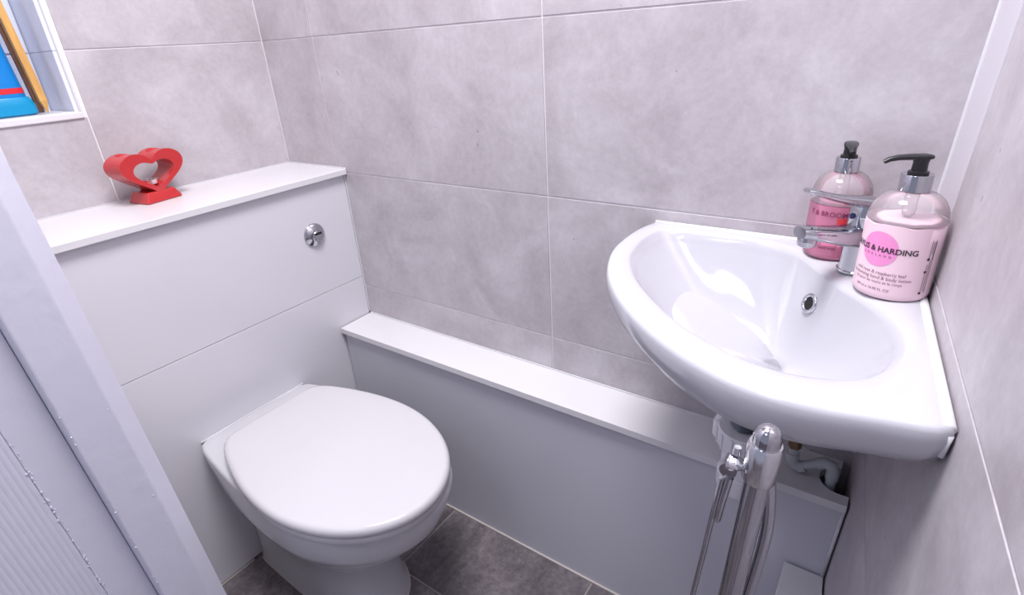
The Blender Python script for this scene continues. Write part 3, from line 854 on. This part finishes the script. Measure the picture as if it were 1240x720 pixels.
# ------------------------------------------------------------------ chrome toilet-roll and brush stand in front of the basin
SX, SY = 1.2515, -.462
st = tag(empty('roll_stand', (SX, SY, 0)), 'chrome toilet roll and brush stand with domed pole in front of the basin', 'stand')
LEAN = .046
def P_(h, dx=0.0, dy=0.0): return Vector((SX + h * LEAN + dx, SY + dy, h))
pole = [(.0103, 0.0)]
def kp(path, r, m, name, n=20, up=Vector((0, 1, 0))): return kid(obj(name, sweep(path, r, n, up=up), m, smooth=True, auto=.9), st)
kid(obj('base_plate', lathe([(.081, 0), (.085, .002), (.085, .007), (.081, .010), (.02, .012)], 56, (SX, SY, 0)), M['chrome'], smooth=True, auto=.7), st)
kp([P_(.010), P_(.4), P_(.782)], .0106, M['chrome'], 'pole', 32)
dome = [P_(0.7800), P_(0.8180)] + [P_(.818 + .0112 * math.sin(a * PI / 16)) for a in range(1, 8)] 
rad = [(.0112, .0112), (.0112, .0112)] + [(.0112 * math.cos(a * PI / 16),) * 2 for a in range(1, 8)]
kp(dome, rad, M['chrome'], 'pole_cap', 32)
kp([P_(0.7735), P_(0.7750), P_(0.8095), P_(0.8115)], [(.0128, .0128), (.0138, .0138), (.0138, .0138), (.0126, .0126)], M['steel'], 'collar', 32)
kp([P_(.7800, -.0125), P_(.7805, -.016), P_(.7815, -.020), P_(.7820, -.0255)], [(.0032, .0045), (.0045, .0070), (.0062, .0100), (.0062, .0100)], M['steel'], 'bracket', 20)
kp([P_(.7770, -.0230, -.0085), P_(.7770, -.0230, .0085)], .0072, M['chrome'], 'bracket_barrel', 20, up=Vector((0, 0, 1)))
kp([P_(.7890, -.0205, .003), P_(.7960, -.0205, .003)], [(.0040, .0040), (.0030, .0030)], M['steel'], 'bracket_pin', 14)
# long thin hook rod and the short stub that hang from the bracket
hx = P_(.7720, -.0235, -.008)
rod = [hx + Vector((.0025, .000, -.006)), hx + Vector((0, 0, -.001)), hx + Vector((-.0030, 0, -.006)), hx + Vector((-.0062, 0, -.045)), hx + Vector((-.0120, 0, -.12)), hx + Vector((-.0185, 0, -.20)), hx + Vector((-.025, 0, -.36)), hx + Vector((-.040, 0, -.47))]
kp(rod, .0026, M['chrome'], 'brush_handle', 14)
kp([hx + Vector((.0030, 0, -.001)), hx + Vector((-.0005, 0, -.030)), hx + Vector((-.0025, 0, -.0520)), hx + Vector((-.0028, 0, -.0545))], [(.0034, .0034), (.0034, .0034), (.0036, .0036), (.0028, .0028)], M['chrome'], 'roll_arm', 16)
bhx = rod[-1]
kp([bhx + Vector((.001, 0, .01)), bhx + Vector((-.002, 0, -.03))], .008, M['black'], 'brush_ferrule', 14)
kp([bhx + Vector((-.002, 0, -.03)), bhx + Vector((-.004, 0, -.06)), bhx + Vector((-.008, 0, -.12)), bhx + Vector((-.009, 0, -.14))], [(.012, .012), (.032, .032), (.032, .032), (.02, .02)], M['upvc'], 'brush_head', 24)
# second, bowed tube behind the pole
bow = catmull([P_(0.7910, .002, .013), P_(0.7610, .0085, .013), P_(0.7260, .0140, .013), P_(0.6910, .0158, .013), P_(0.6460, .0148, .013), P_(0.5860, .0125, .013), P_(0.5060, .010, .013), P_(0.3660, .007, .013)], 5)
kp(bow, .0053, M['chrome'], 'bowed_tube', 20)
bpy.context.view_layer.update()

# parts that look unlike the rest of their thing
PART_LABELS = {'flush_plate': 'domed chrome flush button', 'overflow_ring': 'chrome overflow ring', 'overflow_hole': 'black overflow hole',
               'cap': 'broad teal cap', 'red_band': 'red band round the tube', 'collar': None, 'pump_head': 'black pump head', 'nozzle': 'black spout',
               'threaded_tail': 'dark threaded tail', 'brass_nut': 'dull brass nut', 'print_disc': 'pink printed disc', 'temperature_dot': 'dark blue dot',
               'wax': 'white wax', 'floor_bead': 'aged sealant bead', 'reeded_panel': 'finely reeded panel', 'contents': 'pink liquid'}
for o in scene.objects:
    if o.parent:
        lab = PART_LABELS.get(o.name.split('.')[0])
        if lab: o['label'] = lab
